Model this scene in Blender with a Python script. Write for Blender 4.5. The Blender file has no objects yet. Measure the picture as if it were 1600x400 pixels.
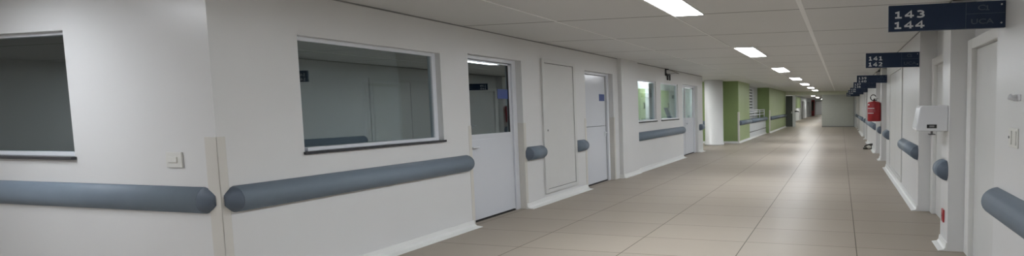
import bpy, bmesh, math, random
from mathutils import Matrix, Vector
random.seed(7)
SC = bpy.context.scene
COL = SC.collection
PI = math.pi
CEIL = 2.61
XL, XR = -4.75, 1.11        # corridor wall faces
YF = 2.687                  # lobby wall face
XREC = 1.34                 # back of the door recesses on the right

# ------------------------------------------------------------------ materials
def mat(name, color, rough=0.5, spec=0.5, metal=0.0, noise=0.0, nscale=6.0, bump=0.0, bscale=60.0, coat=0.0):
    m = bpy.data.materials.new(name); m.use_nodes = True
    nt = m.node_tree; b = nt.nodes['Principled BSDF']
    b.inputs['Base Color'].default_value = (*color, 1)
    b.inputs['Roughness'].default_value = rough
    b.inputs['Specular IOR Level'].default_value = spec
    b.inputs['Metallic'].default_value = metal
    b.inputs['Coat Weight'].default_value = coat
    tc = nt.nodes.new('ShaderNodeTexCoord')
    if noise > 0:
        n = nt.nodes.new('ShaderNodeTexNoise'); n.inputs['Scale'].default_value = nscale
        n.inputs['Detail'].default_value = 4
        nt.links.new(tc.outputs['Object'], n.inputs['Vector'])
        r = nt.nodes.new('ShaderNodeMapRange')
        r.inputs['From Min'].default_value = 0.3; r.inputs['From Max'].default_value = 0.7
        r.inputs['To Min'].default_value = 1 - noise; r.inputs['To Max'].default_value = 1 + noise
        nt.links.new(n.outputs['Fac'], r.inputs['Value'])
        h = nt.nodes.new('ShaderNodeVectorMath'); h.operation = 'SCALE'
        h.inputs[0].default_value = color
        nt.links.new(r.outputs['Result'], h.inputs['Scale'])
        nt.links.new(h.outputs['Vector'], b.inputs['Base Color'])
    if bump > 0:
        n2 = nt.nodes.new('ShaderNodeTexNoise'); n2.inputs['Scale'].default_value = bscale
        nt.links.new(tc.outputs['Object'], n2.inputs['Vector'])
        bp = nt.nodes.new('ShaderNodeBump'); bp.inputs['Strength'].default_value = bump
        bp.inputs['Distance'].default_value = 0.01
        nt.links.new(n2.outputs['Fac'], bp.inputs['Height'])
        nt.links.new(bp.outputs['Normal'], b.inputs['Normal'])
    return m

def emit(name, color, strength):
    m = bpy.data.materials.new(name); m.use_nodes = True
    nt = m.node_tree; nt.nodes.clear()
    e = nt.nodes.new('ShaderNodeEmission'); e.inputs['Color'].default_value = (*color, 1)
    e.inputs['Strength'].default_value = strength
    o = nt.nodes.new('ShaderNodeOutputMaterial'); nt.links.new(e.outputs[0], o.inputs[0])
    return m

def glass(name, tint, refl, rough=0.01, boost=0.6):
    """window pane: clear part with a tint, plus a mirror part that grows with the viewing angle"""
    m = bpy.data.materials.new(name); m.use_nodes = True
    nt = m.node_tree; nt.nodes.clear()
    t = nt.nodes.new('ShaderNodeBsdfTransparent'); t.inputs[0].default_value = (*tint, 1)
    g = nt.nodes.new('ShaderNodeBsdfGlossy'); g.inputs['Roughness'].default_value = rough
    g.inputs['Color'].default_value = (0.86, 0.97, 1.0, 1)
    lw = nt.nodes.new('ShaderNodeFresnel'); lw.inputs['IOR'].default_value = 1.5
    ma = nt.nodes.new('ShaderNodeMath'); ma.operation = 'MULTIPLY_ADD'; ma.use_clamp = True
    nt.links.new(lw.outputs['Fac'], ma.inputs[0]); ma.inputs[1].default_value = boost; ma.inputs[2].default_value = refl
    mx = nt.nodes.new('ShaderNodeMixShader')
    nt.links.new(ma.outputs[0], mx.inputs[0]); nt.links.new(t.outputs[0], mx.inputs[1]); nt.links.new(g.outputs[0], mx.inputs[2])
    o = nt.nodes.new('ShaderNodeOutputMaterial'); nt.links.new(mx.outputs[0], o.inputs[0])
    return m

M = {}
M['wall'] = mat('wall_paint', (0.66, 0.66, 0.655), 0.34, 0.5, noise=0.015, nscale=1.3, bump=0.02, bscale=9)
M['wall_dim'] = mat('room_paint', (0.66, 0.68, 0.68), 0.6)
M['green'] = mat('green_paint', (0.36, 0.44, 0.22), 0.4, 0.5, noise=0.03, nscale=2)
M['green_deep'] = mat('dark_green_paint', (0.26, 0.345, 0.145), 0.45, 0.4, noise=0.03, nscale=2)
M['base'] = mat('skirting', (0.72, 0.72, 0.70), 0.4, 0.5, noise=0.02)
M['bar'] = mat('ceiling_bar', (0.86, 0.86, 0.85), 0.4)
M['guard'] = mat('corner_guard', (0.60, 0.58, 0.535), 0.4, 0.5)
M['frame'] = mat('white_aluminium', (0.72, 0.74, 0.78), 0.3, 0.5)
M['leaf'] = mat('door_laminate', (0.62, 0.64, 0.68), 0.16, 0.5, noise=0.01, nscale=1)
M['panel'] = mat('access_panel', (0.62, 0.62, 0.605), 0.4, 0.5, noise=0.01)
M['granite'] = mat('granite_sill', (0.035, 0.035, 0.04), 0.25, 0.5, noise=0.3, nscale=60)
M['rail'] = mat('grey_vinyl', (0.175, 0.215, 0.26), 0.5, 0.3, noise=0.03, nscale=8, bump=0.05, bscale=200)
M['cap'] = mat('grey_vinyl_cap', (0.105, 0.13, 0.165), 0.55, 0.3, noise=0.02, nscale=8)
M['dark'] = mat('dark_gap', (0.02, 0.02, 0.02), 0.6)
M['seal'] = mat('grey_seal', (0.22, 0.22, 0.22), 0.6)
M['navy'] = mat('navy_sign', (0.011, 0.026, 0.062), 0.38, 0.4, noise=0.03, nscale=3)
M['letter'] = mat('sign_lettering', (0.62, 0.64, 0.66), 0.5)
M['letter_dim'] = mat('grey_lettering', (0.075, 0.095, 0.125), 0.5)
M['steel'] = mat('steel', (0.62, 0.62, 0.62), 0.3, metal=1.0)
M['red'] = mat('extinguisher_red', (0.33, 0.012, 0.018), 0.3, 0.5, noise=0.03, nscale=8)
M['redlab'] = mat('red_label', (0.36, 0.07, 0.08), 0.5)
M['black'] = mat('black_rubber', (0.015, 0.015, 0.015), 0.45)
M['white'] = mat('white_plastic', (0.72, 0.73, 0.75), 0.25, 0.5)
M['ivory'] = mat('switch_plastic', (0.66, 0.655, 0.62), 0.3, 0.5)
M['pane_dark'] = glass('dark_room_glass', (0.46, 0.50, 0.51), 0.27, boost=0.8)
M['pane_clear'] = glass('clear_glass', (0.95, 0.965, 0.96), 0.03, boost=0.6)
M['door_grey'] = mat('grey_green_door', (0.07, 0.08, 0.07), 0.5)
M['partition'] = mat('partition_board', (0.46, 0.475, 0.44), 0.5, noise=0.02)
M['beam'] = mat('beam_paint', (0.66, 0.68, 0.56), 0.5)
M['hall'] = mat('far_wall_paint', (0.62, 0.64, 0.64), 0.5)
M['bluelab'] = mat('blue_label', (0.03, 0.06, 0.22), 0.4)
M['beige'] = mat('beige_cloth', (0.50, 0.48, 0.42), 0.8)
M['shoe'] = mat('dark_leather', (0.035, 0.033, 0.022), 0.5)
M['glow_lobby'] = emit('lobby_fill_glow', (0.93, 0.97, 1.03), 30.0)  # fill glow of the unseen lights added over the lobby
M['glow_far'] = emit('lamp_diffuser_dim', (0.96, 0.975, 0.97), 26.0)
M['glow_hall'] = emit('hall_fill_glow', (0.97, 0.975, 0.95), 36.0)  # fill glow of the lights added past the far partition
M['glow'] = emit('lamp_diffuser', (0.93, 0.975, 1.03), 45.0)

def floor_mat():
    m = bpy.data.materials.new('floor_tiles'); m.use_nodes = True
    nt = m.node_tree; b = nt.nodes['Principled BSDF']; L = nt.links.new
    def N(t): return nt.nodes.new(t)
    def math_(op, a, bb=None, c=None):
        n = N('ShaderNodeMath'); n.operation = op
        for i, v in enumerate((a, bb, c)):
            if v is None: continue
            if isinstance(v, (int, float)): n.inputs[i].default_value = v
            else: L(v, n.inputs[i])
        return n.outputs[0]
    tc = N('ShaderNodeTexCoord'); sp = N('ShaderNodeSeparateXYZ'); L(tc.outputs['Object'], sp.inputs[0])
    u = math_('DIVIDE', math_('SUBTRACT', sp.outputs[0], 0.17 - 1.235 * 20), 1.235)
    v = math_('DIVIDE', math_('SUBTRACT', sp.outputs[1], 5.085 - 0.61 * 40), 0.61)
    fu = math_('FRACT', u); fv = math_('FRACT', v)
    du = math_('MULTIPLY', math_('MINIMUM', fu, math_('SUBTRACT', 1.0, fu)), 1.235)
    dv = math_('MULTIPLY', math_('MINIMUM', fv, math_('SUBTRACT', 1.0, fv)), 0.61)
    lu = math_('LESS_THAN', du, 0.005); lv = math_('LESS_THAN', dv, 0.0045)
    line = math_('MAXIMUM', lu, math_('MULTIPLY', lv, 0.75))
    cb = N('ShaderNodeCombineXYZ'); L(math_('FLOOR', u), cb.inputs[0]); L(math_('FLOOR', v), cb.inputs[1])
    wn = N('ShaderNodeTexWhiteNoise'); wn.noise_dimensions = '2D'; L(cb.outputs[0], wn.inputs['Vector'])
    st = N('ShaderNodeMapping'); st.inputs['Scale'].default_value = (1.0, 5, 1); L(tc.outputs['Object'], st.inputs[0])
    n1 = N('ShaderNodeTexNoise'); n1.inputs['Scale'].default_value = 2.0; n1.inputs['Detail'].default_value = 5; L(st.outputs[0], n1.inputs['Vector'])
    k = math_('ADD', math_('MULTIPLY', wn.outputs['Value'], 0.05), math_('MULTIPLY', n1.outputs['Fac'], 0.05))
    k = math_('ADD', k, 0.95)
    vm = N('ShaderNodeVectorMath'); vm.operation = 'SCALE'; vm.inputs[0].default_value = (0.335, 0.291, 0.243); L(k, vm.inputs['Scale'])
    mx = N('ShaderNodeMix'); mx.data_type = 'RGBA'; L(line, mx.inputs[0]); L(vm.outputs[0], mx.inputs[6]); mx.inputs[7].default_value = (0.10, 0.085, 0.07, 1)
    L(mx.outputs[2], b.inputs['Base Color'])
    r = math_('ADD', 0.365, math_('MULTIPLY', n1.outputs['Fac'], 0.01))
    L(r, b.inputs['Roughness'])
    b.inputs['Specular IOR Level'].default_value = 0.03
    bp = N('ShaderNodeBump'); bp.inputs['Strength'].default_value = 0.3; bp.inputs['Distance'].default_value = 0.002
    L(math_('SUBTRACT', 1.0, math_('MAXIMUM', lu, lv)), bp.inputs['Height']); L(bp.outputs[0], b.inputs['Normal'])
    return m
M['floor'] = floor_mat()

def ceil_mat():
    m = bpy.data.materials.new('ceiling_tiles'); m.use_nodes = True
    nt = m.node_tree; b = nt.nodes['Principled BSDF']; L = nt.links.new
    tc = nt.nodes.new('ShaderNodeTexCoord'); sp = nt.nodes.new('ShaderNodeSeparateXYZ'); L(tc.outputs['Object'], sp.inputs[0])
    def math_(op, a, bb=None):
        n = nt.nodes.new('ShaderNodeMath'); n.operation = op
        for i, v in enumerate((a, bb)):
            if v is None: continue
            if isinstance(v, (int, float)): n.inputs[i].default_value = v
            else: L(v, n.inputs[i])
        return n.outputs[0]
    v = math_('DIVIDE', math_('SUBTRACT', sp.outputs[1], 5.15 - 1.5233 * 20), 1.5233)
    fv = math_('FRACT', v)
    dv = math_('MULTIPLY', math_('MINIMUM', fv, math_('SUBTRACT', 1.0, fv)), 1.5233)
    lv = math_('LESS_THAN', dv, 0.011)
    n1 = nt.nodes.new('ShaderNodeTexNoise'); n1.inputs['Scale'].default_value = 1.2; L(tc.outputs['Object'], n1.inputs['Vector'])
    k = math_('ADD', math_('MULTIPLY', n1.outputs['Fac'], 0.05), 0.975)
    vm = nt.nodes.new('ShaderNodeVectorMath'); vm.operation = 'SCALE'; vm.inputs[0].default_value = (0.64, 0.64, 0.63); L(k, vm.inputs['Scale'])
    mx = nt.nodes.new('ShaderNodeMix'); mx.data_type = 'RGBA'; L(lv, mx.inputs[0]); L(vm.outputs[0], mx.inputs[6]); mx.inputs[7].default_value = (0.10, 0.10, 0.095, 1)
    L(mx.outputs[2], b.inputs['Base Color']); b.inputs['Roughness'].default_value = 0.5
    return m
M['ceiling'] = ceil_mat()

# ------------------------------------------------------------------ mesh helpers
def mesh_obj(name, bm, material, parent=None, smooth=False, bevel=0.0):
    me = bpy.data.meshes.new(name)
    bmesh.ops.recalc_face_normals(bm, faces=bm.faces[:])
    bm.to_mesh(me); bm.free()
    for mm in (material if isinstance(material, (list, tuple)) else [material]): me.materials.append(mm)
    if smooth:
        for p in me.polygons: p.use_smooth = True
    o = bpy.data.objects.new(name, me); COL.objects.link(o)
    if parent: o.parent = parent
    if bevel > 0:
        md = o.modifiers.new('bevel', 'BEVEL'); md.width = bevel; md.segments = 3; md.limit_method = 'ANGLE'
    return o

def box(bm, x0, x1, y0, y1, z0, z1):
    if x0 > x1: x0, x1 = x1, x0
    if y0 > y1: y0, y1 = y1, y0
    if z0 > z1: z0, z1 = z1, z0
    v = [bm.verts.new(p) for p in ((x0,y0,z0),(x1,y0,z0),(x1,y1,z0),(x0,y1,z0),(x0,y0,z1),(x1,y0,z1),(x1,y1,z1),(x0,y1,z1))]
    for f in ((0,3,2,1),(4,5,6,7),(0,1,5,4),(1,2,6,5),(2,3,7,6),(3,0,4,7)): bm.faces.new([v[i] for i in f])

def boxo(name, b, material, parent=None, bevel=0.0, loc=None):
    bm = bmesh.new()
    for q in (b if isinstance(b[0], (tuple, list)) else [b]): box(bm, *q)
    o = mesh_obj(name, bm, material, parent, bevel=bevel)
    return o

def prism(bm, poly, axis, a, b):
    """extrude a 2D polygon; axis 'z': poly=(x,y); 'y': poly=(x,z); 'x': poly=(y,z)"""
    def P(p, t): return {'z': (p[0], p[1], t), 'y': (p[0], t, p[1]), 'x': (t, p[0], p[1])}[axis]
    A = [bm.verts.new(P(p, a)) for p in poly]; B = [bm.verts.new(P(p, b)) for p in poly]
    n = len(poly)
    bm.faces.new(A); bm.faces.new(list(reversed(B)))
    for i in range(n): bm.faces.new([A[i], A[(i+1) % n], B[(i+1) % n], B[i]])

def tube(bm, pts, r, seg=8):
    pts = [Vector(p) for p in pts]; rings = []
    for i, p in enumerate(pts):
        t = (pts[min(i+1, len(pts)-1)] - pts[max(i-1, 0)]).normalized()
        up = Vector((0,0,1)) if abs(t.z) < 0.9 else Vector((1,0,0))
        a = t.cross(up).normalized(); b = t.cross(a)
        rr = r[i] if isinstance(r, (list, tuple)) else r
        rings.append([bm.verts.new(p + a*math.cos(2*PI*k/seg)*rr + b*math.sin(2*PI*k/seg)*rr) for k in range(seg)])
    for i in range(len(rings)-1):
        for k in range(seg): bm.faces.new([rings[i][k], rings[i][(k+1)%seg], rings[i+1][(k+1)%seg], rings[i+1][k]])
    bm.faces.new(rings[0]); bm.faces.new(list(reversed(rings[-1])))

def lathe(bm, prof, cx=0, cy=0, seg=32, sx=1.0, sy=1.0):
    rings = []
    for r, z in prof:
        rings.append([bm.verts.new((cx + sx*r*math.cos(2*PI*k/seg), cy + sy*r*math.sin(2*PI*k/seg), z)) for k in range(seg)])
    for i in range(len(rings)-1):
        for k in range(seg): bm.faces.new([rings[i][k], rings[i][(k+1)%seg], rings[i+1][(k+1)%seg], rings[i+1][k]])
    bm.faces.new(list(reversed(rings[0]))); bm.faces.new(rings[-1])

def empty(name, loc=(0,0,0)):
    o = bpy.data.objects.new(name, None); COL.objects.link(o); o.location = loc; o.empty_display_size = 0.1
    return o

def thing(name, label, cat, loc=(0,0,0), group=None):
    o = empty(name, loc); tag(o, label, cat, group); return o
def tag(o, label, cat, group=None, kind=None):
    o['label'] = label; o['category'] = cat
    if group: o['group'] = group
    if kind: o['kind'] = kind
    return o
def struct(o, label, cat):
    o['kind'] = 'structure'; o['label'] = label; o['category'] = cat
    return o

def wall_slab(name, axis, face, back, u0, u1, z0, z1, openings, material):
    """wall with rectangular openings; axis 'x': face plane at x=face running along y; 'y': plane y=face running along x"""
    us = sorted({u0, u1, *[o[0] for o in openings], *[o[1] for o in openings]})
    zs = sorted({z0, z1, *[o[2] for o in openings], *[o[3] for o in openings]})
    def solid(i, j):
        if i < 0 or j < 0 or i >= len(us)-1 or j >= len(zs)-1: return False
        uc, zc = (us[i]+us[i+1])/2, (zs[j]+zs[j+1])/2
        return not any(o[0] < uc < o[1] and o[2] < zc < o[3] for o in openings)
    bm = bmesh.new(); cache = {}
    def V(u, z, d):
        k = (round(u,5), round(z,5), round(d,5))
        if k not in cache: cache[k] = bm.verts.new((d, u, z) if axis == 'x' else (u, d, z))
        return cache[k]
    for i in range(len(us)-1):
        for j in range(len(zs)-1):
            if not solid(i, j): continue
            a, b, c, d = us[i], us[i+1], zs[j], zs[j+1]
            for dd in (face, back): bm.faces.new([V(a,c,dd), V(b,c,dd), V(b,d,dd), V(a,d,dd)])
            if not solid(i-1, j): bm.faces.new([V(a,c,face), V(a,d,face), V(a,d,back), V(a,c,back)])
            if not solid(i+1, j): bm.faces.new([V(b,c,face), V(b,d,face), V(b,d,back), V(b,c,back)])
            if not solid(i, j-1): bm.faces.new([V(a,c,face), V(b,c,face), V(b,c,back), V(a,c,back)])
            if not solid(i, j+1): bm.faces.new([V(a,d,face), V(b,d,face), V(b,d,back), V(a,d,back)])
    return mesh_obj(name, bm, material)

# ------------------------------------------------------------------ shell: floor, ceiling
struct(boxo('floor', (-18, 3, -8, 90, -0.1, 0), M['floor']), 'large beige rectangular floor tiles with a soft sheen', 'floor')
struct(boxo('ceiling', (-18, 3, -8, 90, CEIL, CEIL+0.1), M['ceiling']), 'pale grey suspended ceiling of large square tiles', 'ceiling')

LIGHT_X = (-1.90, -1.53)
lp = 4.57
# white grid bars of the ceiling, one by one
gx = [(-3.42, .018), (-1.915, .018), (-0.42, .055)]
for n, (x, w) in enumerate(gx):
    bm = bmesh.new(); box(bm, x-w/2, x+w/2, YF if x < -3 else -7.9, 34.3, CEIL-0.006, CEIL+0.02)
    struct(mesh_obj('trim_%d' % (n+1), bm, M['bar']), ['thin white ceiling bar nearest the window wall', 'thin white ceiling bar along the row of lamps',
           'wide white ceiling bar between the lamps and the signs'][n], 'ceiling bar')

# ------------------------------------------------------------------ left side wall (with windows and doors)
D1 = (5.20, 6.22, 0, 2.27)
D2 = (7.99, 9.08, 0, 2.26)
W2 = (3.28, 4.775, 1.165, 2.225)
W3 = (10.20, 11.42, 1.19, 2.22)
W4 = (11.74, 13.08, 1.19, 2.22)
D3 = (13.50, 15.0, 0, 2.25)
BACK = XL - 0.2
struct(wall_slab('wall_left', 'x', XL, BACK, YF, 15.55, 0, CEIL, [D1, D2, W2, W3, W4, D3], M['wall']), 'long white corridor wall with windows and doors', 'wall')
W1 = (-7.9, -6.355, 1.165, 2.235)
struct(wall_slab('wall_front', 'y', YF, YF+0.2, -18, BACK, 0, CEIL, [W1], M['wall']), 'white wall facing the camera at the left, with a dark window', 'wall')
# rooms behind
struct(boxo('wall_room_back', (-8.3, -8.2, YF+0.2, 15.5, 0, CEIL), M['wall_dim']), 'far wall of the unlit rooms behind the windows', 'wall')
for n, y in enumerate((7.8, 9.6)):
    struct(boxo('wall_room_%d' % (n+1), (-8.2, BACK, y, y+0.1, 0, CEIL), M['wall_dim']), 'partition %s behind the corridor wall' % ('beside the half-glazed door', 'before the lit office')[n], 'wall')
struct(boxo('wall_room_left', (-12, -11.9, YF+0.2, 7.8, 0, CEIL), M['wall_dim']), 'side wall of the unlit room', 'wall')

# lobby round the camera
struct(boxo('wall_behind', (-18, 3, -7.2, -7.0, 0, CEIL), M['wall']), 'white wall behind the camera', 'wall')
lw = boxo('wall_lobby', (-16.2, -16, -7, YF, 0, CEIL), M['wall']); struct(lw, 'white end wall of the lobby', 'wall')

# baseboards: cove skirting with a sloping foot
def skirting(name, runs, label):
    bm = bmesh.new()
    for r in runs:
        kind, face, a, b, s, out = r
        prof = [(0, 0), (0, 0.085), (0.012, 0.085), (0.018, 0.035), (0.4*out, 0.014), (out, 0.004), (out, 0)]
        if kind == 'x': prism(bm, [(face + s*p[0], p[1]) for p in prof], 'y', a, b)
        else: prism(bm, [(face + s*p[0], p[1]) for p in prof], 'x', a, b)
    return struct(mesh_obj(name, bm, M['base']), label, 'baseboard')
skirting('baseboard_left', [('x', XL, YF, 5.17, 1, .14), ('x', XL, 6.22, 7.98, 1, .12), ('x', XL, 10.1, 13.48, 1, .12), ('x', XL, 15.02, 15.5, 1, .12)], 'white coved skirting along the window wall')
skirting('baseboard_front', [('y', YF, -16, XL, -1, .06)], 'white coved skirting under the dark window wall')

struct(boxo('trim_14', [(XL, XL+.007, YF, 9.30, CEIL-.014, CEIL), (XL, XL+.007, 10.12, 15.5, CEIL-.014, CEIL)], M['seal']), 'thin dark strip standing in for the shadow line between the window wall and the ceiling', 'shadow gap')  # shade under the ceiling edge, put in as a solid dark strip
# ------------------------------------------------------------------ pilaster and corner guards
struct(boxo('wall_pilaster', (XL, -4.66, 9.30, 10.12, 0, CEIL), M['wall']), 'white square column standing out of the window wall', 'column')
skirting('baseboard_pilaster', [('x', -4.66, 9.30, 10.12, 1, .06), ('y', 9.30, XL, -4.66, -1, .03)], 'white skirting at the foot of the square column')
def guard(n, boxes, label):
    struct(boxo('trim_%d' % n, boxes, M['guard'], bevel=0.002), label, 'corner guard')
guard(4, [(-4.87, XL+0.004, YF-0.005, YF, 0.0, 1.35), (XL, XL+0.004, YF-0.005, YF+0.05, 0.0, 1.35)], 'beige corner guard on the nearest wall corner')
guard(5, [(XL, XL+0.004, 5.155, 5.2, 0.0, 1.33), (XL-0.1, XL+0.004, 5.197, 5.203, 0, 1.33)], 'thin corner guard left of the half-glazed door')
guard(6, [(XL, XL+0.004, 6.22, 6.27, 0.0, 1.33), (XL-0.1, XL+0.004, 6.217, 6.223, 0, 1.33)], 'thin corner guard right of the half-glazed door')
guard(7, [(XL, XL+0.004, 7.94, 7.99, 0.09, 1.35), (XL-0.1, XL+0.004, 7.987, 7.993, 0, 1.35)], 'thin corner guard left of the solid white door')
guard(8, [(XL, XL+0.004, 9.08, 9.13, 0.0, 1.35), (XL-0.1, XL+0.004, 9.077, 9.083, 0, 1.35)], 'thin corner guard right of the solid white door')

# ------------------------------------------------------------------ windows
def window_x(n, o, label, pane, depth=0.10, sill=True, mull=None):
    """window in the left side wall"""
    y0, y1, z0, z1 = o; e = empty('window_%d' % n, (XL, y0, z0)); struct(e, label, 'window')
    def q(x0, x1, a, b, c, d): return (x0-XL, x1-XL, a-y0, b-y0, c-z0, d-z0)
    X0, X1 = XL-depth-0.02, XL-depth+0.03; f = 0.04
    fr = [q(X0,X1,y0,y0+f,z0,z1), q(X0,X1,y1-f-.01,y1,z0,z1), q(X0,X1,y0+f,y1-f-.01,z1-f,z1), q(X0,X1+0.05,y0+f,y1-f-.01,z0+.012,z0+.045)]
    boxo('window_frame', fr, M['frame'], e, bevel=0.004)
    boxo('pane', q(X0+.02, X0+.028, y0+f*.6, y1-f, z0+.03, z1-f*.7), pane, e)
    if sill: boxo('sill', q(XL-depth, XL+0.025, y0-0.01, y1+0.015, z0-0.014, z0+.012), M['granite'], e, bevel=0.003)
    return e
window_x(2, W2, 'dark window with white frame in the long corridor wall, left of the half-glazed door', M['pane_dark'])
window_x(3, W3, 'left one of the two windows looking into the green office', M['pane_clear'], 0.06)
window_x(4, W4, 'right one of the two windows looking into the green office', M['pane_clear'], 0.06)
e = empty('window_1', (W1[0], YF, W1[2])); struct(e, 'dark window at the far left of the wall facing the camera', 'window')
def q1(a, b, y0, y1, c, d): return (a-W1[0], b-W1[0], y0-YF, y1-YF, c-W1[2], d-W1[2])
boxo('window_frame', [q1(W1[0],W1[1],YF+.05,YF+.1,W1[3]-.025,W1[3]), q1(W1[0],W1[1]-.03,YF+.03,YF+.1,W1[2]+.012,W1[2]+.045), q1(W1[0],W1[0]+.03,YF+.05,YF+.1,W1[2]+.045,W1[3]-.025), q1(W1[1]-.022,W1[1],YF+.05,YF+.1,W1[2]+.045,W1[3]-.025)], M['frame'], e, bevel=.003)
boxo('pane', q1(W1[0]+.02,W1[1]-.01,YF+.07,YF+.078,W1[2]+.03,W1[3]-.02), M['pane_dark'], e)
boxo('sill', q1(W1[0]-.02,W1[1]+.02,YF-.03,YF+.06,W1[2]-.014,W1[2]+.012), M['granite'], e, bevel=.003)

# ------------------------------------------------------------------ doors of the left wall
def lever(parent, x, y, z, s=1, d=1):
    bm = bmesh.new(); box(bm, x, x+s*.012, y-.02, y+.02, z-.09, z+.03)
    tube(bm, [(x+s*.01, y, z), (x+s*.05, y, z)], .010); tube(bm, [(x+s*.05, y-d*.01, z), (x+s*.052, y+d*.05, z), (x+s*.048, y+d*.11, z-.004)], .009)
    return mesh_obj('door_handle', bm, M['frame'], parent, bevel=.002)
def door_left(n, o, label, kind):
    y0, y1, z0, z1 = o; e = empty('door_%d' % n, (XL, y0, 0)); struct(e, label, 'door')
    xf = XL-0.13; f = 0.05
    def q(x0, x1, a, b, c, d): return (x0-XL, x1-XL, a-y0, b-y0, c, d)
    boxo('door_frame', [q(xf-.05, xf+.03, y0, y0+f*.4, 0, z1), q(xf-.05, xf+.03, y1-f*1.6, y1, 0, z1), q(xf-.05, xf+.03, y0+f*.4, y1-f*1.6, z1-f, z1)], M['frame'], e, bevel=.004)
    a, b, t = y0+f*.45, y1-f*1.7, z1-f-.01
    if kind == 'solid':
        lf = boxo('door_leaf', [q(xf-.03, xf+.005, a, b, .03, 1.17), q(xf-.03, xf+.005, a, b, 1.178, t)], M['leaf'], e, bevel=.002)
        boxo('door_number_label', q(xf+.006, xf+.009, b-.28, b-.07, 1.69, 1.83), M['bluelab'], e)
        lever(lf, xf+.005-XL, b-.08-y0, 1.03, 1, -1)
        boxo('inner_stile', q(xf+.004, xf+.012, b-.035, b-.027, .03, t), M['seal'], lf)
    elif kind == 'half':
        lf = boxo('door_leaf', [q(xf-.03, xf+.005, a, b, .03, 1.20), q(xf-.03, xf+.005, a, a+.012, 1.2, t), q(xf-.03, xf+.005, b-.05, b, 1.2, t), q(xf-.03, xf+.005, a, b, t-.02, t)], M['leaf'], e, bevel=.003)
        boxo('kick_panel', q(xf+.004, xf+.009, a+.03, b-.07, .08, 1.13), M['leaf'], lf, bevel=.002)
        boxo('glass_pane', q(xf-.015, xf-.007, a+.01, b-.04, 1.195, t-.01), M['pane_dark'], e)
        boxo('glazing_seal', q(xf-.006, xf+.006, b-.06, b-.048, 1.2, t-.02), M['dark'], lf)
        pl = boxo('door_number_label', q(xf-.006, xf-.003, b-.27, b-.062, 1.695, 1.835), M['bluelab'], e)
        lever(lf, xf+.005-XL, a+.09-y0, 1.03)
    else:
        m = a+(b-a)*.36
        lf = boxo('door_leaf', [q(xf-.03, xf+.005, a, m-.004, .03, 1.2), q(xf-.03, xf+.005, m+.004, b, .03, 1.2), q(xf-.03, xf+.005, a, a+.06, 1.2, t), q(xf-.03, xf+.005, m-.07, m-.004, 1.2, t), q(xf-.03, xf+.005, m+.004, m+.06, 1.2, t), q(xf-.03, xf+.005, b-.1, b, 1.2, t), q(xf-.03, xf+.005, a, b, t-.05, t)], M['leaf'], e, bevel=.003)
        boxo('glass_pane', q(xf-.015, xf-.007, a+.05, b-.09, 1.195, t-.04), M['pane_clear'], e)
        boxo('glazing_seal', [q(xf-.006, xf+.006, m-.07, m-.05, 1.2, t-.05), q(xf-.006, xf+.006, b-.11, b-.095, 1.2, t-.05), q(xf+.004, xf+.007, m-.006, m+.006, .03, t)], M['seal'], lf)
        boxo('notice', [q(xf-.005, xf-.003, a+.12, a+.28, 1.72, 1.86), q(xf-.005, xf-.003, a+.12, a+.26, 1.42, 1.52)], M['seal'], e)
        lever(lf, xf+.005-XL, m+.12-y0, 1.02)
    boxo('threshold_gap', q(xf-.05, xf+.0, y0, y1, 0.0, .02), M['dark'], e)
    return e
door_left(1, D1, 'white door with a dark glass upper half, nearest door of the window wall', 'half')
door_left(2, D2, 'solid white door with a small blue label, right of the flat wall panel', 'solid')
door_left(3, D3, 'white two-leaf door with glazed upper half, right of the green office windows', 'double')

# flat access panel
t = thing('access_panel', 'tall flat white service panel in the wall between the two nearest doors', 'wall panel', (XL, 6.68, .15))
boxo('panel_frame', [(0,.03,0,.06,0,2.2), (0,.03,.88,.95,0,2.2), (0,.03,.06,.88,2.14,2.2), (0,.03,.06,.88,0,.06)], M['panel'], t, bevel=.003)
boxo('panel_door', (0,.018,.068,.872,.068,2.132), M['panel'], t, bevel=.002)
boxo('panel_gap', [(0,.008,.06,.068,.06,2.14), (0,.008,.872,.88,.06,2.14), (0,.008,.068,.872,.06,.068), (0,.008,.068,.872,2.132,2.14)], M['dark'], t)
boxo('panel_lock', (.018,.022,.10,.125,1.02,1.05), M['seal'], t)

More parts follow.
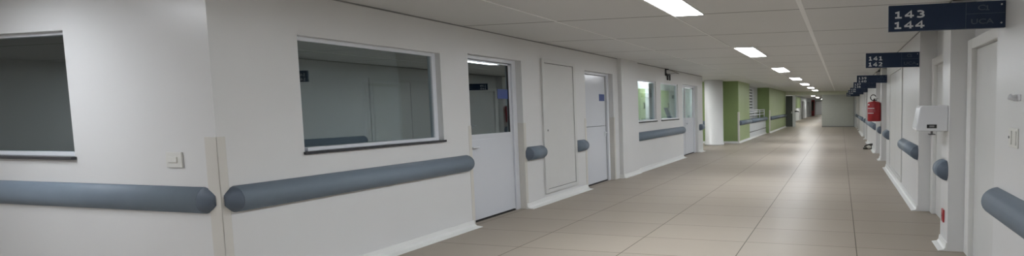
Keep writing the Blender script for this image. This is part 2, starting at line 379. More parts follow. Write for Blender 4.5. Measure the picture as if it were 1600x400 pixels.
# ------------------------------------------------------------------ bumper handrails
def profile(D, zc, hz, n=14):
    pts = []
    for i in range(n+1):
        a = -PI/2 + PI*i/n
        c, s = math.cos(a), math.sin(a)
        pts.append((D*abs(c)**1.25, zc + hz*math.copysign(abs(s)**0.92, s)))
    return pts
def rail(axis, face, s, u0, u1, label, D=.112, zc=.848, hz=.106, cl=.07, ends=(1,1), group=None, detail=True):
    """axis 'x': on a wall plane x=face, running along y; s = direction out of the wall"""
    base = (face, u0, 0) if axis == 'x' else (u0, face, 0)
    t = thing('bumper_rail', label, 'handrail', base, group)
    def P(d, z, u): return (s*d, u-u0, z) if axis == 'x' else (u-u0, s*d, z)
    def loft(rings):
        bm = bmesh.new()
        R = [[bm.verts.new(P(d, z, u)) for d, z in prof] for u, prof in rings]
        for i in range(len(R)-1):
            for k in range(len(R[0])-1): bm.faces.new([R[i][k], R[i][k+1], R[i+1][k+1], R[i+1][k]])
            bm.faces.new([R[i][-1], R[i][0], R[i+1][0], R[i+1][-1]])
        bm.faces.new(R[0]); bm.faces.new(list(reversed(R[-1])))
        return bm
    pf = profile(D, zc, hz)
    a, b = u0 + (cl if ends[0] else 0), u1 - (cl if ends[1] else 0)
    mesh_obj('rail_cover', loft([(a, pf), (b, pf)]), M['rail'], t, smooth=True)
    for k, (on, ue, sg) in enumerate(((ends[0], a, -1), (ends[1], b, 1))):
        if not on: continue
        rings = []
        for i in range(9):
            uu = i/8; kz = 1 - .62*uu**1.5; kd = 1 - .70*uu**1.5
            rings.append((ue + sg*cl*uu**.95, [(d*kd, zc+(z-zc)*kz) for d, z in pf]))
        mesh_obj('end_cap', loft(rings), M['cap'], t, smooth=True)
    return t
rail('y', YF, -1, -9.5, -4.80, 'long slate-grey bumper rail under the dark window at the far left', D=.06, cl=.115, ends=(0,1))
rail('x', XL, 1, 2.70, 5.17, 'long slate-grey bumper rail under the dark window of the corridor wall', cl=.065)
rail('x', XL, 1, 6.24, 6.68, 'short slate-grey bumper rail between the half-glazed door and the wall panel', cl=.055)
rail('x', XL, 1, 7.64, 7.94, 'short slate-grey bumper rail between the wall panel and the solid white door', cl=.05, ends=(0,1))
rail('x', XL, 1, 10.125, 13.48, 'slate-grey bumper rail under the two windows of the green office', cl=.06, ends=(0,1))
rail('x', XL, 1, 15.12, 15.5, 'stub of slate-grey bumper rail right of the two-leaf glazed door', cl=.05)

# ------------------------------------------------------------------ right wall with door recesses
REC = [(3.66, 5.12), (5.47, 7.02), (11.85, 13.30), (13.75, 15.30), (20.15, 21.6), (22.05, 23.6), (28.45, 29.9), (30.35, 31.9)]
poly = [(XR, -7.0)]
for a, b in REC: poly += [(XR, a), (XREC, a), (XREC, b), (XR, b)]
poly += [(XR, 34.5), (1.8, 34.5), (1.8, -7.0)]
bm = bmesh.new(); prism(bm, poly, 'z', 0, CEIL)
bmesh.ops.triangulate(bm, faces=[f for f in bm.faces if len(f.verts) > 4])
struct(mesh_obj('wall_right', bm, M['wall']), 'white right-hand corridor wall with door recesses', 'wall')
runs = []; prev = -7.0
for a, b in REC: runs.append(('x', XR, prev, a, -1, .09)); prev = b
runs.append(('x', XR, prev, 34.4, -1, .09))
skirting('baseboard_right', runs, 'white coved skirting along the right-hand wall')
ordn = ['nearest', 'second', 'third', 'fourth', 'fifth', 'sixth', 'seventh', 'eighth']
for n, (a, b) in enumerate(REC):
    e = empty('door_%d' % (n+4), (XREC, a, 0)); struct(e, '%s recessed white door of the right-hand wall' % ordn[n], 'door')
    w = b-a
    boxo('door_frame', [(-.07, 0, .03, .16, 0, 2.2), (-.07, 0, w-.16, w-.01, 0, 2.2), (-.07, 0, .16, w-.16, 2.1, 2.2)], M['base'], e, bevel=.005)
    lf = boxo('door_leaf', (-.02, 0, .165, w-.165, .015, 2.095), M['panel'], e, bevel=.002)
    lever(lf, -.02, .36, 1.03, -1, 1)

struct(boxo('trim_15', [(XR-.007, XR, a, b, CEIL-.014, CEIL) for a, b in ((-7, 3.66), (5.12, 5.47), (7.02, 11.85), (13.3, 13.75), (15.3, 20.15))], M['seal']), 'thin dark strip standing in for the shadow line between the right-hand wall and the ceiling', 'shadow gap')  # solid dark strips draw the shade where this wall meets the ceiling
RR = [(-6.5, 3.64, 'slate-grey bumper rail on the nearest stretch of right-hand wall, at the photo edge', 1),
      (5.13, 5.46, 'short slate-grey bumper rail on the narrow pier under the soap dispenser', 1),
      (7.03, 8.72, 'slate-grey bumper rail left of the soap dispenser, on the first wide stretch past it', 1),
      (11.1, 11.84, 'short slate-grey bumper rail below right of the fire extinguisher, before the far recess', 1),
      (13.31, 13.74, 'slate-grey bumper rail stub directly below the fire extinguisher', 1)]
for a, b, lab, k in RR:
    rail('x', XR, -1, a, b, lab, D=.108, cl=.06, ends=(0 if a < -5 else 1, 1))
for a, b in [(15.31, 20.14), (21.61, 22.04), (23.61, 28.44), (29.91, 30.34), (31.91, 34.3)]:
    rail('x', XR, -1, a, b, 'distant slate-grey bumper rail on the right-hand wall past the fire extinguisher', D=.108, cl=.06, group='distant bumper rails on the right-hand wall')

# cabinet panel between the two rails of the wide pier
def flat_panel(y0, label, z0=.12, z1=2.30, w=2.1):
    t = thing('access_panel', label, 'wall panel', (XR, y0, z0))
    h = z1-z0
    boxo('panel_frame', [(-.02,0,0,.07,0,h), (-.02,0,w-.07,w,0,h), (-.02,0,.07,w-.07,h-.07,h), (-.02,0,.07,w-.07,0,.07)], M['panel'], t, bevel=.003)
    boxo('panel_door', [(-.012,0,.08,w/2-.005,.08,h-.08), (-.012,0,w/2+.005,w-.08,.08,h-.08)], M['panel'], t, bevel=.002)
    boxo('panel_gap', [(-.004,0,.07,.08,.07,h-.07), (-.004,0,w-.08,w-.07,.07,h-.07), (-.004,0,w/2-.005,w/2+.005,.07,h-.07)], M['dark'], t)
flat_panel(8.85, 'wide flat white service panel on the right-hand wall, between two rails')

# right wall small things
t = thing('soap_dispenser', 'white wall soap dispenser with a small dark window, on the narrow right-hand pier', 'soap dispenser', (XR, 5.16, 1.27))
bm = bmesh.new()
prism(bm, [(0, 0), (0, .275), (-.265, .272), (-.285, .25), (-.325, .03), (-.318, 0)], 'y', 0, .27)
hs = mesh_obj('housing', bm, M['white'], t, bevel=.012)
bm = bmesh.new(); box(bm, -.215, -.115, -.004, .002, .032, .072); lw_ = mesh_obj('level_window', bm, M['black'], hs, bevel=.008)
boxo('window_print', (-.19, -.14, -.0055, -.003, .042, .062), M['seal'], hs)
bm = bmesh.new(); box(bm, -.17, -.11, .09, .18, -.045, -.035); tube(bm, [(-.14, .13, .01), (-.14, .13, -.04)], .012); mesh_obj('nozzle', bm, M['seal'], t)

t = thing('power_socket', 'small red power socket low on the narrow right-hand pier', 'socket', (XR, 5.26, .27))
boxo('socket_plate', (-.016, 0, 0, .10, 0, .14), M['red'], t, bevel=.006)
boxo('socket_face', (-.02, -.012, .02, .08, .03, .10), M['redlab'], t, bevel=.004)
boxo('socket_holes', [(-.022, -.018, .035, .045, .06, .07), (-.022, -.018, .055, .065, .06, .07)], M['black'], t)

t = thing('light_switch', 'white double switch plate on the right-hand wall above the nearest rail', 'switch', (XR, 3.20, 1.265))
boxo('plate', (-.008, 0, 0, .16, 0, .13), M['ivory'], t, bevel=.003)
boxo('rocker', (-.014, -.006, .02, .055, .02, .11), M['ivory'], t, bevel=.002)
boxo('rocker', (-.014, -.006, .10, .14, .02, .11), M['ivory'], t, bevel=.002)
bm = bmesh.new(); tube(bm, [(-.006, .135, .066), (-.017, .135, .066)], .009); mesh_obj('indicator', bm, M['seal'], t)
t = thing('wall_hook', 'small pale oval hook above the switch plate at the right photo edge', 'hook', (XR, 3.18, 1.57))
bm = bmesh.new(); tube(bm, [(0, .06, .02), (-.03, .06, .02), (-.05, .06, .028)], [.022, .016, .02], 12); mesh_obj('hook_knob', bm, M['white'], t, smooth=True)
boxo('hook_plate', (-.008, 0, -.0, .12, 0, .04), M['white'], t, bevel=.003)

t = thing('light_switch', 'square white light switch on the wall facing the camera, near the corner', 'switch', (-5.20, YF, 1.167))
boxo('plate', (-.085, .085, -.012, 0, -.062, .062), M['ivory'], t, bevel=.004)
boxo('rocker', (-.05, .04, -.019, -.01, -.022, .024), M['ivory'], t, bevel=.003)

# ------------------------------------------------------------------ hanging signs
FONT = None
def text_mesh(name, s, size, sx, loc, material, parent, bold=0.0):
    cu = bpy.data.curves.new(name, 'FONT'); cu.body = s; cu.size = size; cu.extrude = 0.0015; cu.offset = bold
    cu.resolution_u = 3; cu.align_y = 'CENTER'
    o = bpy.data.objects.new('tmp', cu); COL.objects.link(o)
    bpy.context.view_layer.update()
    dg = bpy.context.evaluated_depsgraph_get()
    me = bpy.data.meshes.new_from_object(o.evaluated_get(dg))
    COL.objects.unlink(o); bpy.data.objects.remove(o)
    me.transform(Matrix.Translation(loc) @ Matrix.Rotation(PI/2, 4, 'X') @ Matrix.Diagonal((sx, 1, 1, 1)))
    me.materials.clear(); me.materials.append(material); me.name = name
    r = bpy.data.objects.new(name, me); COL.objects.link(r); r.parent = parent
    return r
def arc(cx, cy, rx, ry, a0, a1, n=12):
    return [(cx+rx*math.cos(math.radians(a0+(a1-a0)*i/n)), cy+ry*math.sin(math.radians(a0+(a1-a0)*i/n))) for i in range(n+1)]
GLYPH = {
 '0': [arc(.5, .5, .33, .42, 90, 450, 24)],
 '1': [[(.2, .74), (.5, .86), (.5, .08)], [(.18, .08), (.84, .08)]],
 '2': [arc(.47, .67, .3, .25, 150, -30) + [(.2, .08), (.86, .08)]],
 '3': [arc(.45, .71, .31, .21, 140, -90), arc(.45, .29, .35, .22, 90, -140)],
 '4': [[(.66, .0), (.66, .94), (.1, .3)], [(.06, .3), (.94, .3)]],
 '5': [[(.8, .92), (.26, .92), (.22, .55)] + arc(.47, .33, .33, .26, 110, -140)],
 '6': [arc(.5, .32, .31, .25, 180, -180, 20) + arc(.62, .42, .43, .5, 170, 85, 8)],
 '7': [[(.12, .92), (.86, .92), (.38, 0)]],
 '8': [arc(.5, .71, .27, .21, -90, 270, 20), arc(.5, .28, .33, .22, 90, 450, 20)],
 '9': [arc(.5, .68, .31, .25, 0, 360, 20) + arc(.38, .58, .43, .5, -10, -95, 8)],
}
def number_mesh(name, s, h, adv, loc, material, parent, stroke=.215):
    """bold wide figures cut from flat sheet, drawn as ribbons"""
    bm = bmesh.new(); sx = adv/1.08; aspect = sx/h
    for ci, ch in enumerate(s):
        for li, line in enumerate(GLYPH[ch]):
            pts = [Vector((x*sx, y*h, 0)) for x, y in line]
            closed = (pts[0]-pts[-1]).length < 1e-4
            if closed: pts = pts[:-1]
            n = len(pts); F_, B_ = [], []
            for i, p in enumerate(pts):
                a = pts[(i-1) % n] if (closed or i > 0) else None; b = pts[(i+1) % n] if (closed or i < n-1) else None
                d1 = (p-a).normalized() if a is not None else (b-p).normalized(); d2 = (b-p).normalized() if b is not None else d1
                n1 = Vector((-d1.y, d1.x, 0)); n2 = Vector((-d2.y, d2.x, 0)); m = (n1+n2)
                m = m/max(m.length_squared/2, .55) if m.length > 1e-6 else n1
                w = Vector((m.x*stroke*h*.5*1.35, m.y*stroke*h*.5, 0))
                for L_, yy in ((F_, -.0015-.0012*li), (B_, .0)):
                    L_.append([bm.verts.new((loc[0]+ci*adv+q.x, loc[1]+yy, loc[2]+q.y)) for q in (p+w, p-w)])
            for i in range(n if closed else n-1):
                j = (i+1) % n
                bm.faces.new([F_[i][0], F_[i][1], F_[j][1], F_[j][0]])
                bm.faces.new([B_[i][0], B_[j][0], B_[j][1], B_[i][1]])
                bm.faces.new([F_[i][0], F_[j][0], B_[j][0], B_[i][0]]); bm.faces.new([F_[i][1], B_[i][1], B_[j][1], F_[j][1]])
    return mesh_obj(name, bm, material, parent)
def sign(y, x0, z0, z1, a, b, label, detail=True, group=None):
    t = thing('room_sign', label, 'sign', (x0, y, z0), group)
    w, h = XR-x0, z1-z0
    bd = boxo('sign_board', (0, w, 0, .03, 0, h), M['navy'], t, bevel=.002)
    boxo('divider', [(w*.668, w*.672, -.0015, .001, .004, h-.004), (w*.672, w*.99, -.0015, .001, h*.545, h*.562)], M['letter_dim'], bd)
    s = h/.18
    number_mesh('room_number', a, h*.275, w*.097, (w*.042, -.0015, h*.50), M['letter'], bd)
    number_mesh('room_number', b, h*.275, w*.097, (w*.038, -.0015, h*.10), M['letter'], bd)
    text_mesh('ward_code', 'C', .050*s, 1.5/s, (w*.765, -.002, h*.76), M['letter_dim'], bd, .0004)
    number_mesh('ward_code', '1', h*.19, w*.05, (w*.825, -.0015, h*.665), M['letter_dim'], bd, .15)
    text_mesh('ward_code', 'UCA', .048*s, 1.45, (w*.71, -.002, h*.25), M['letter_dim'], bd, .0004)
    for zz in (.86, .18):
        bm = bmesh.new(); tube(bm, [(w*.965, .002, h*zz), (w*.965, -.004, h*zz)], .006, 12); mesh_obj('screw', bm, M['steel'], bd)
    boxo('bracket', (w-.02, w, .03, .06, .01, h-.01), M['steel'], t)
SG = [(3.50, .335, 2.078, 2.262, '143', '144', 'navy wall sign reading 143 and 144, nearest sign at top right'),
      (7.06, .36, 2.10, 2.315, '141', '142', 'navy wall sign reading 141 and 142, second sign from the camera'),
      (11.80, .39, 2.10, 2.29, '139', '140', 'navy wall sign reading 139 and 140, third sign from the camera'),
      (15.36, .40, 2.10, 2.30, '137', '138', 'navy wall sign reading 137 and 138, fourth sign from the camera'),
      (20.1, .39, 2.10, 2.30, '135', '136', 'small distant navy wall sign, fifth sign from the camera'),
      (23.66, .36, 2.10, 2.32, '133', '134', 'small distant navy wall sign, sixth sign from the camera'),
      (28.4, .33, 2.10, 2.32, '131', '132', 'navy wall sign farthest down the corridor')]
for sg in SG: sign(*sg)

# ------------------------------------------------------------------ fire extinguisher
t = thing('fire_extinguisher', 'red fire extinguisher with black hose hanging on the right-hand wall', 'fire extinguisher', (0.925, 13.45, 1.10))
bm = bmesh.new(); R = .185
lathe(bm, [(R*.93, 0), (R, .02), (R, .50), (R*.98, .518), (R*.88, .538), (R*.5, .555), (R*.16, .567), (R*.16, .59)], seg=40, sy=.8)
cyl = mesh_obj('cylinder_body', bm, M['red'], t, smooth=True)
for (z0, z1, a0, a1) in ((.355, .375, 200, 268), (.22, .238, 200, 262), (.45, .485, 198, 222)):
    bm = bmesh.new(); rows = []
    for zz in (z0, z1): rows.append([bm.verts.new((R*1.01*math.cos(math.radians(a0+(a1-a0)*i/8)), .8*R*1.01*math.sin(math.radians(a0+(a1-a0)*i/8)), zz)) for i in range(9)])
    for i in range(8): bm.faces.new([rows[0][i], rows[0][i+1], rows[1][i+1], rows[1][i]])
    mesh_obj('label_band', bm, M['letter'], cyl)
bm = bmesh.new()
for (z0, z1, a0, a1) in ((.255, .34, 203, 275),):
    rows = []
    for zz in (z0, z1): rows.append([bm.verts.new((R*1.01*math.cos(math.radians(a0+(a1-a0)*i/8)), .8*R*1.01*math.sin(math.radians(a0+(a1-a0)*i/8)), zz)) for i in range(9)])
    for i in range(8): bm.faces.new([rows[0][i], rows[0][i+1], rows[1][i+1], rows[1][i]])
mesh_obj('label', bm, M['redlab'], cyl)
bm = bmesh.new(); box(bm, -.03, .07, -.02, .02, .58, .61); box(bm, -.02, .11, -.012, .012, .63, .642); tube(bm, [(.0, 0, .57), (.0, 0, .635)], .018)
mesh_obj('valve_handle', bm, M['black'], t, bevel=.003)
bm = bmesh.new()
tube(bm, [(-.01 + -.075*math.sin(a)*1.0 - .02, -.03, .665 + .08*math.cos(a)) for a in [math.radians(d) for d in range(-70, 205, 15)]] , .013)
mesh_obj('hose', bm, M['black'], t, smooth=True)
boxo('wall_bracket', [(R*.6, XR-.925, -.015, .015, .40, .43), (XR-.925-.006, XR-.925+.004, -.04, .04, .33, .5)], M['steel'], t)

# ------------------------------------------------------------------ shoe by the skirting
t = thing('slipper', 'dark slipper with a pale lining lying on the floor below the fire extinguisher', 'slipper', (0.78, 16.8, 0))
bm = bmesh.new()
rings = []
N = 10
for i in range(N+1):
    u = i/N; w = (.03 + .075*math.sin(PI*min(1, u*1.1))**.6) ; h = .028 + .05*u**1.2
    rings.append([bm.verts.new((u*.30, w*math.cos(a), h + h*math.sin(a)*.98)) for a in [2*PI*k/14 for k in range(14)]])
for i in range(N):
    for k in range(14): bm.faces.new([rings[i][k], rings[i][(k+1)%14], rings[i+1][(k+1)%14], rings[i+1][k]])
bm.faces.new(rings[0]); bm.faces.new(list(reversed(rings[-1])))
mesh_obj('upper', bm, M['shoe'], t, smooth=True)
bm = bmesh.new(); lathe(bm, [(.02, .012), (.07, .03), (.085, .07), (.07, .115), (.02, .135)], .20, -.05, seg=16, sy=.9); mesh_obj('lining', bm, M['beige'], t, smooth=True)
bm = bmesh.new(); tube(bm, [(.04, .0, .09), (.12, .0, .14), (.22, .0, .16), (.30, .0, .165), (.36, 0, .18)], [.018, .03, .034, .042, .03]); mesh_obj('strap', bm, M['shoe'], t, smooth=True)

# ------------------------------------------------------------------ ceiling lamps
lab = ['first visible ceiling lamp, cut by the top of the photo', 'second ceiling lamp of the corridor row', 'third ceiling lamp of the corridor row', 'fourth ceiling lamp of the corridor row',
       'fifth ceiling lamp of the corridor row', 'sixth ceiling lamp of the corridor row', 'seventh and farthest ceiling lamp of the corridor row']
def lamp(x0, x1, y0, y1, label, group, glow='glow'):
    t = thing('ceiling_lamp', label, 'ceiling lamp', ((x0+x1)/2, (y0+y1)/2, CEIL), group)
    w, l = (x1-x0)/2, (y1-y0)/2
    boxo('lamp_frame', [(-w, -w+.012, -l, l, -.012, 0), (w-.012, w, -l, l, -.012, 0), (-w+.012, w-.012, -l, -l+.012, -.012, 0), (-w+.012, w-.012, l-.012, l, -.012, 0)], M['base'], t)
    boxo('diffuser', (-w+.012, w-.012, -l+.012, l-.012, -.006, -.001), M[glow], t)
G = 'rectangular lamps in the corridor ceiling'
for k in range(7): lamp(*LIGHT_X, 5.15+lp*k-1.55, 5.15+lp*k, 'bright rectangular ' + lab[k], G, 'glow' if k < 5 else 'glow_far')
for k in (-1, -2): lamp(*LIGHT_X, 5.15+lp*k-1.55, 5.15+lp*k, 'bright rectangular ceiling lamp %s the camera' % ('over', 'behind')[-k-1], G)
for x, y in ((-6.6, 1.95), (-6.6, -3.4), (-10.8, -3.4), (-14.4, -2.2)): lamp(x, x+.37, y-1.55, y, 'unseen ceiling light added over the lobby to brighten its wall and window', 'added lights over the lobby', 'glow_lobby')  # added out of view to lift the front wall and its window reflections
for y in (36.3, 41.0, 49.0, 59.0, 74.0): lamp(-3.1, -2.7, y, y+1.6, 'ceiling light added past the far partition to brighten the corridor end', 'added lights past the far partition', 'glow_hall')  # added fill so the far corridor end doesn't go dark

# ------------------------------------------------------------------ lit green office behind windows 3 and 4
struct(boxo('wall_office_end', (-8.2, BACK, 15.9, 16.0, 0, CEIL), M['hall']), 'pale end wall of the lit office', 'wall')
struct(boxo('wall_office_back', (-8.2, -8.15, 9.7, 15.9, 0, CEIL), M['hall']), 'pale back wall of the lit office', 'wall')
lamp(-5.75, -5.35, 13.1, 14.6, 'ceiling lamp inside the office with green cupboards', 'lamps inside the office', 'glow_far')
lamp(-6.5, -6.1, 15.95, 17.5, 'ceiling light added left of the round column to brighten it and the green wall', 'added lights in the side passage', 'glow_far')  # added fill for the round column and the green wall behind it
struct(boxo('wall_office_side', (-6.8, -6.06, 9.71, 15.89, 0, CEIL), M['hall']), 'white inner wall of the office round the green cupboards', 'wall')
def cupboard(y, w, label):
    t = thing('green_cupboard', label, 'cupboard', (-6.0, y, 0))
    boxo('cupboard_body', (-.058, 0, 0, w, 0, 2.12), M['green'], t, bevel=.004)
    cd = boxo('cupboard_door', (0, .02, .02, w-.02, .05, 2.1), M['green'], t, bevel=.004)
    bm = bmesh.new(); tube(bm, [(.02, w-.18, 1.52), (.06, w-.18, 1.52), (.06, w-.18, 1.68), (.02, w-.18, 1.68)], .016); mesh_obj('handle', bm, M['black'], cd)
cupboard(12.0, 1.55, 'pale green cupboard seen through the left office window')
cupboard(14.1, 1.48, 'pale green cupboard seen through the right office window')
t = thing('office_counter', 'white counter inside the office just behind the windows', 'counter', (-5.55, 9.8, 0))
boxo('worktop', (0, .58, 0, 4.2, 1.17, 1.215), M['white'], t, bevel=.004)
boxo('counter_body', (0, .55, 0, 4.2, 0, 1.17), M['hall'], t)
t = thing('stapler', 'small black stapler on the white office counter', 'stapler', (-5.15, 11.0, 1.215))
boxo('stapler_base', (-.03, .03, 0, .22, 0, .015), M['black'], t, bevel=.003)
bm = bmesh.new(); prism(bm, [(0, .015), (.2, .03), (.21, .055), (0, .03)], 'x', -.02, .02); mesh_obj('stapler_arm', bm, M['black'], t, bevel=.003)
t = thing('document_folder', 'dark blue folder leaning on the counter behind the right office window', 'folder', (-5.12, 13.22, 1.215))
bm = bmesh.new(); prism(bm, [(.10, 0), (.19, 0), (-.13, .32), (-.22, .32)], 'x', -.06, .06); mesh_obj('folder_cover', bm, mat('folder_blue', (.03, .045, .09), .4), t, bevel=.004)
bm = bmesh.new(); prism(bm, [(.12, .004), (.175, .004), (-.14, .315), (-.195, .315)], 'x', .055, .064); mesh_obj('folder_spine', bm, M['seal'], t)

# things in the dark room behind window 2 (seen faintly through the glass)
t = thing('soap_dispenser', 'white soap dispenser on the far wall of the dark room', 'soap dispenser', (-8.2, 7.34, 1.07))
bm = bmesh.new(); prism(bm, [(0, 0), (0, .42), (.12, .41), (.16, .03), (.15, 0)], 'y', 0, .38); 
mesh_obj('housing', bm, M['white'], t, bevel=.01)
boxo('level_window', (.14, .165, .2, .34, .06, .12), M['black'], t)
e = empty('door_25', (-8.2, 6.62, 0)); struct(e, 'plain door on the far wall of the dark room', 'door')
boxo('door_frame', [(0, .05, 0, .05, 0, 2.02), (0, .05, .65, .7, 0, 2.02), (0, .05, .05, .65, 1.97, 2.02)], M['seal'], e); boxo('door_leaf', (0, .02, .055, .645, .01, 1.965), M['leaf'], e)

# wall cable bracket
t = thing('wall_bracket', 'small black metal bracket with hanging cables above the office windows', 'bracket', (XL, 12.10, 2.30))
bm = bmesh.new(); box(bm, 0, .02, -.03, .05, .12, .31); box(bm, .0, .10, -.03, .01, .27, .30); mesh_obj('bracket_plate', bm, M['black'], t, bevel=.003)
bm = bmesh.new(); tube(bm, [(.08, 0, .29), (.09, .35, .265), (.09, .85, .23)], .010); tube(bm, [(.03, 0, .15), (.09, .45, .21), (.09, .85, .23)], .008); mesh_obj('bracket_arm', bm, M['seal'], t)
for k in (0.05, .22):
    bm = bmesh.new(); tube(bm, [(.03, k-.03, .17), (.035, k+.02, .14), (.03, k+.04, .08), (.03, k+.04, 0)], .022); mesh_obj('cable', bm, M['black'], t, smooth=True)
boxo('cable_box', (.0, .06, -.0, .25, .12, .16), M['black'], t, bevel=.004)

# ------------------------------------------------------------------ far left: round column, green walls, bay
XG1, XG2 = -4.22, -4.03
bm = bmesh.new(); lathe(bm, [(.40, 0), (.40, .06), (.375, .065), (.375, CEIL)], -5.05, 18.1, seg=48)
o = mesh_obj('column_round', bm, M['wall'], smooth=False); struct(o, 'white round column before the green walls', 'column')
for p in o.data.polygons: p.use_smooth = abs(p.normal.z) < .3
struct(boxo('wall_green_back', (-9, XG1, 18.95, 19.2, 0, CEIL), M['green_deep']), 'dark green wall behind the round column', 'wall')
struct(boxo('wall_green_near', (-5.2, XG1+.002, 18.952, 21.35, 0, CEIL), M['green']), 'pale green side wall past the round column', 'wall')
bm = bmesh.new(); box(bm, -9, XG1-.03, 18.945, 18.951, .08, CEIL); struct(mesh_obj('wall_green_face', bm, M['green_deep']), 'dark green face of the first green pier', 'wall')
struct(boxo('wall_green_far', (-5.2, XG2, 26.302, 34.5, 0, CEIL), M['green']), 'pale green side wall past the bay', 'wall')
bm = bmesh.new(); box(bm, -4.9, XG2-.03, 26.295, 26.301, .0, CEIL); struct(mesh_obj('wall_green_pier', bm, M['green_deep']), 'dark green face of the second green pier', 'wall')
struct(boxo('wall_bay_back', (-4.9, -4.72, 21.35, 26.3, 0, CEIL), M['hall']), 'pale back wall of the bay between the green piers', 'wall')
struct(boxo('wall_bay_low', (-4.45, XG1-.02, 21.35, 26.3, 0, .80), M['hall']), 'low pale wall closing the bay between the green piers', 'wall')
struct(boxo('trim_9', (XG1-.02, XG1-.014, 21.35, 26.3, .30, .33), M['dark']), 'dark line along the low wall of the bay', 'joint')
skirting('baseboard_green', [('x', XG1, 18.95, 21.35, 1, .07), ('x', XG1-.02, 21.35, 26.29, 1, .07), ('x', XG2, 26.3, 34.4, 1, .09), ('y', 18.95, -7, XG1, -1, .05)], 'white skirting at the foot of the green walls')
guard(10, [(XG1-.04, XG1+.006, 18.935, 18.95, 0, 1.32), (XG1, XG1+.01, 18.935, 19.16, 0, 1.32)], 'pale corner guard on the first green pier')
guard(11, [(XG2-.03, XG2+.006, 26.285, 26.30, 0, 1.32), (XG2, XG2+.01, 26.285, 26.62, 0, 1.32)], 'pale corner guard on the second green pier')
rail('x', XG1, 1, 19.1, 21.6, 'dim grey bumper rail on the first pale green pier', cl=.05)
rail('x', XG1, 1, 21.65, 26.28, 'dim grey bumper rail across the bay between the green piers', cl=.05)
rail('x', XG2, 1, 26.6, 34.3, 'dim grey bumper rail on the farther pale green wall', cl=.05)
rail('y', 18.945, -1, -6.4, -5.55, 'short dim bumper rail on green wall left of the round column', cl=.1)
t = thing('guard_railing', 'white metal railing standing above the low wall of the bay', 'railing', (-4.27, 21.4, .80))
for z in (.32, .46, .56):
    bm = bmesh.new(); tube(bm, [(0, 0, z), (0, 4.6, z)], .026); mesh_obj('railing_bar', bm, M['white'], t, smooth=True)
for y in (.05, 1.5, 3.0, 4.5):
    bm = bmesh.new(); tube(bm, [(0, y, 0), (0, y, .58)], .024); mesh_obj('railing_post', bm, M['white'], t, smooth=True)
e = empty('window_5', (-4.72, 23.0, 1.3)); struct(e, 'tall louvred window in the bay between the green piers', 'window')
boxo('window_frame', [(0, .04, 0, .06, 0, 1.2), (0, .04, 1.6, 1.9, 0, 1.2), (0, .04, .06, 1.6, 1.14, 1.2), (0, .04, .06, 1.6, 0, .04)], M['frame'], e)
boxo('louvre_backing', (0, .01, .06, 1.6, .04, 1.14), M['dark'], e)
boxo('louvre', [(.012, .035, .06, 1.6, .06+.155*k, .06+.155*k+.095) for k in range(7)], M['hall'], e)

# ------------------------------------------------------------------ far end
struct(boxo('wall_end_beam', (XG2, XR, 34.3, 34.6, 2.36, CEIL), M['beam']), 'pale beam over the far end of the corridor', 'beam')
struct(boxo('wall_end', (-1.36, .96, 34.35, 34.5, 0.03, 2.36), M['partition']), 'plain pale partition closing the far right half of the corridor', 'wall')
struct(boxo('trim_12', [(.955, XR, 34.35, 34.5, 0, 2.36)], M['hall']), 'pale post right of the far partition', 'post')
struct(boxo('trim_13', [(.93, .965, 34.33, 34.35, 0, 2.36), (-1.36, .96, 34.33, 34.35, 0, .06)], M['seal']), 'dark edge strip of the far partition', 'edge strip')
e = empty('door_20', (-4.03, 34.2, 0)); struct(e, 'dark grey-green door leaf standing at the left of the far opening', 'door')
boxo('door_leaf', (.02, .52, 0, .08, .03, 2.3), M['door_grey'], e, bevel=.005)
boxo('door_frame', (.53, .74, 0.02, .12, 0, 2.34), M['hall'], e)
bm = bmesh.new(); box(bm, .44, .48, -.05, 0, 1.0, 1.15); mesh_obj('door_handle', bm, M['steel'], e)
struct(boxo('wall_hall_left', (-4.7, -4.5, 34.6, 80, 0, CEIL), M['hall']), 'pale left wall past the far opening', 'wall')
struct(boxo('wall_hall_right', (-1.36, -1.2, 34.6, 80, 0, CEIL), M['hall']), 'pale right wall past the far opening', 'wall')
struct(boxo('wall_hall_end', (-5, -1, 80, 80.2, 0, CEIL), M['hall']), 'pale wall at the very end of the corridor', 'wall')
struct(boxo('wall_hall_green', (-4.5, -4.44, 45.5, 52.5, 1.35, 2.5), M['green_deep']), 'dark green panel on the wall past the far opening', 'wall')
t = thing('door_closer', 'small black fitting beside the white post of the far opening', 'fitting', (-3.35, 34.24, 1.1))
bm = bmesh.new(); tube(bm, [(.0, 0, .05), (.15, 0, .06), (.33, 0, .02)], [.06, .05, .03]); mesh_obj('fitting_arm', bm, M['black'], t)
for n, (y, l, hh) in enumerate(((37.5, 1.6, 2.1), (55, 3.0, 2.1), (64, 4.0, 2.1))):
    e = empty('door_%d' % (21+n), (-4.5, y, 0)); struct(e, '%s white door on the left past the far opening' % ('first', 'second', 'third')[n], 'door')
    boxo('door_leaf', (0, .03, .1, l-.1, .02, hh-.08), M['white'], e); boxo('door_frame', [(0, .06, 0, .1, 0, hh), (0, .06, l-.1, l, 0, hh), (0, .06, .1, l-.1, hh-.08, hh)], M['seal'], e)
t = thing('hose_cabinet', 'tall dark red cabinet at the end of the corridor past the far opening', 'cabinet', (-4.46, 72, 0))
boxo('cabinet_body', (0, .50, 0, .3, 0, 2.45), mat('cabinet_red', (.30, .012, .02), .4), t, bevel=.01)
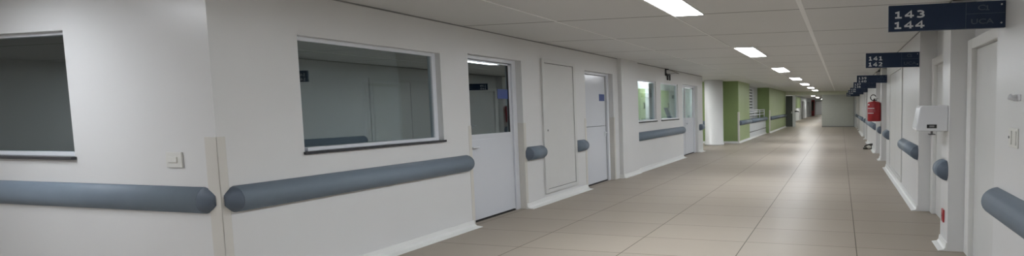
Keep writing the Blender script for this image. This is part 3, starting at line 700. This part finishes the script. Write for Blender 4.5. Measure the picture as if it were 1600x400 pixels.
boxo('cabinet_door', (.05, .34, -.02, 0, .8, 2.2), M['shoe'], t)
e = empty('door_24', (-4.2, 79.9, 0)); struct(e, 'bluish white door at the very end of the corridor', 'door')
boxo('door_leaf', (0, 1.1, 0, .1, 0, 2.3), M['white'], e); boxo('door_frame', [(-.08, 0, -.02, .1, 0, 2.38), (1.1, 1.18, -.02, .1, 0, 2.38), (0, 1.1, -.02, .1, 2.3, 2.38)], M['seal'], e)

# ------------------------------------------------------------------ world and camera
w = bpy.data.worlds.new('World'); SC.world = w; w.use_nodes = True
w.node_tree.nodes['Background'].inputs[0].default_value = (.5, .52, .55, 1); w.node_tree.nodes['Background'].inputs[1].default_value = 0.0
F, CX, CY, yaw, pitch, roll = 720.0, 1169.08551, 211.8947, -0.198388159, -0.0632245943, -0.00898780681
fw = Vector((math.sin(yaw)*math.cos(pitch), math.cos(yaw)*math.cos(pitch), math.sin(pitch)))
r0 = Vector((math.cos(yaw), -math.sin(yaw), 0)); u0 = r0.cross(fw)
r = r0*math.cos(roll) + u0*math.sin(roll); u = -r0*math.sin(roll) + u0*math.cos(roll)
cam = bpy.data.cameras.new('camera'); co = bpy.data.objects.new('camera', cam); COL.objects.link(co)
mtx = Matrix(((r.x, u.x, -fw.x, 0), (r.y, u.y, -fw.y, 0), (r.z, u.z, -fw.z, 1.55), (0, 0, 0, 1)))
co.matrix_world = mtx
cam.sensor_fit = 'HORIZONTAL'; cam.sensor_width = 36; cam.lens = F/1600*36
cam.shift_x = (800-CX)/1600; cam.shift_y = (CY-200)/1600
cam.clip_start = .05; cam.clip_end = 300
SC.camera = co
SC.view_settings.view_transform = 'Standard'; SC.view_settings.look = 'None'
SC.view_settings.gamma = 1; SC.view_settings.use_curve_mapping = False
SC.view_settings.exposure = 0.08
try:
    SC.cycles.max_bounces = 10; SC.cycles.diffuse_bounces = 6; SC.cycles.transparent_max_bounces = 12
    SC.cycles.use_denoising = True; SC.cycles.sample_clamp_indirect = 30
except Exception: pass
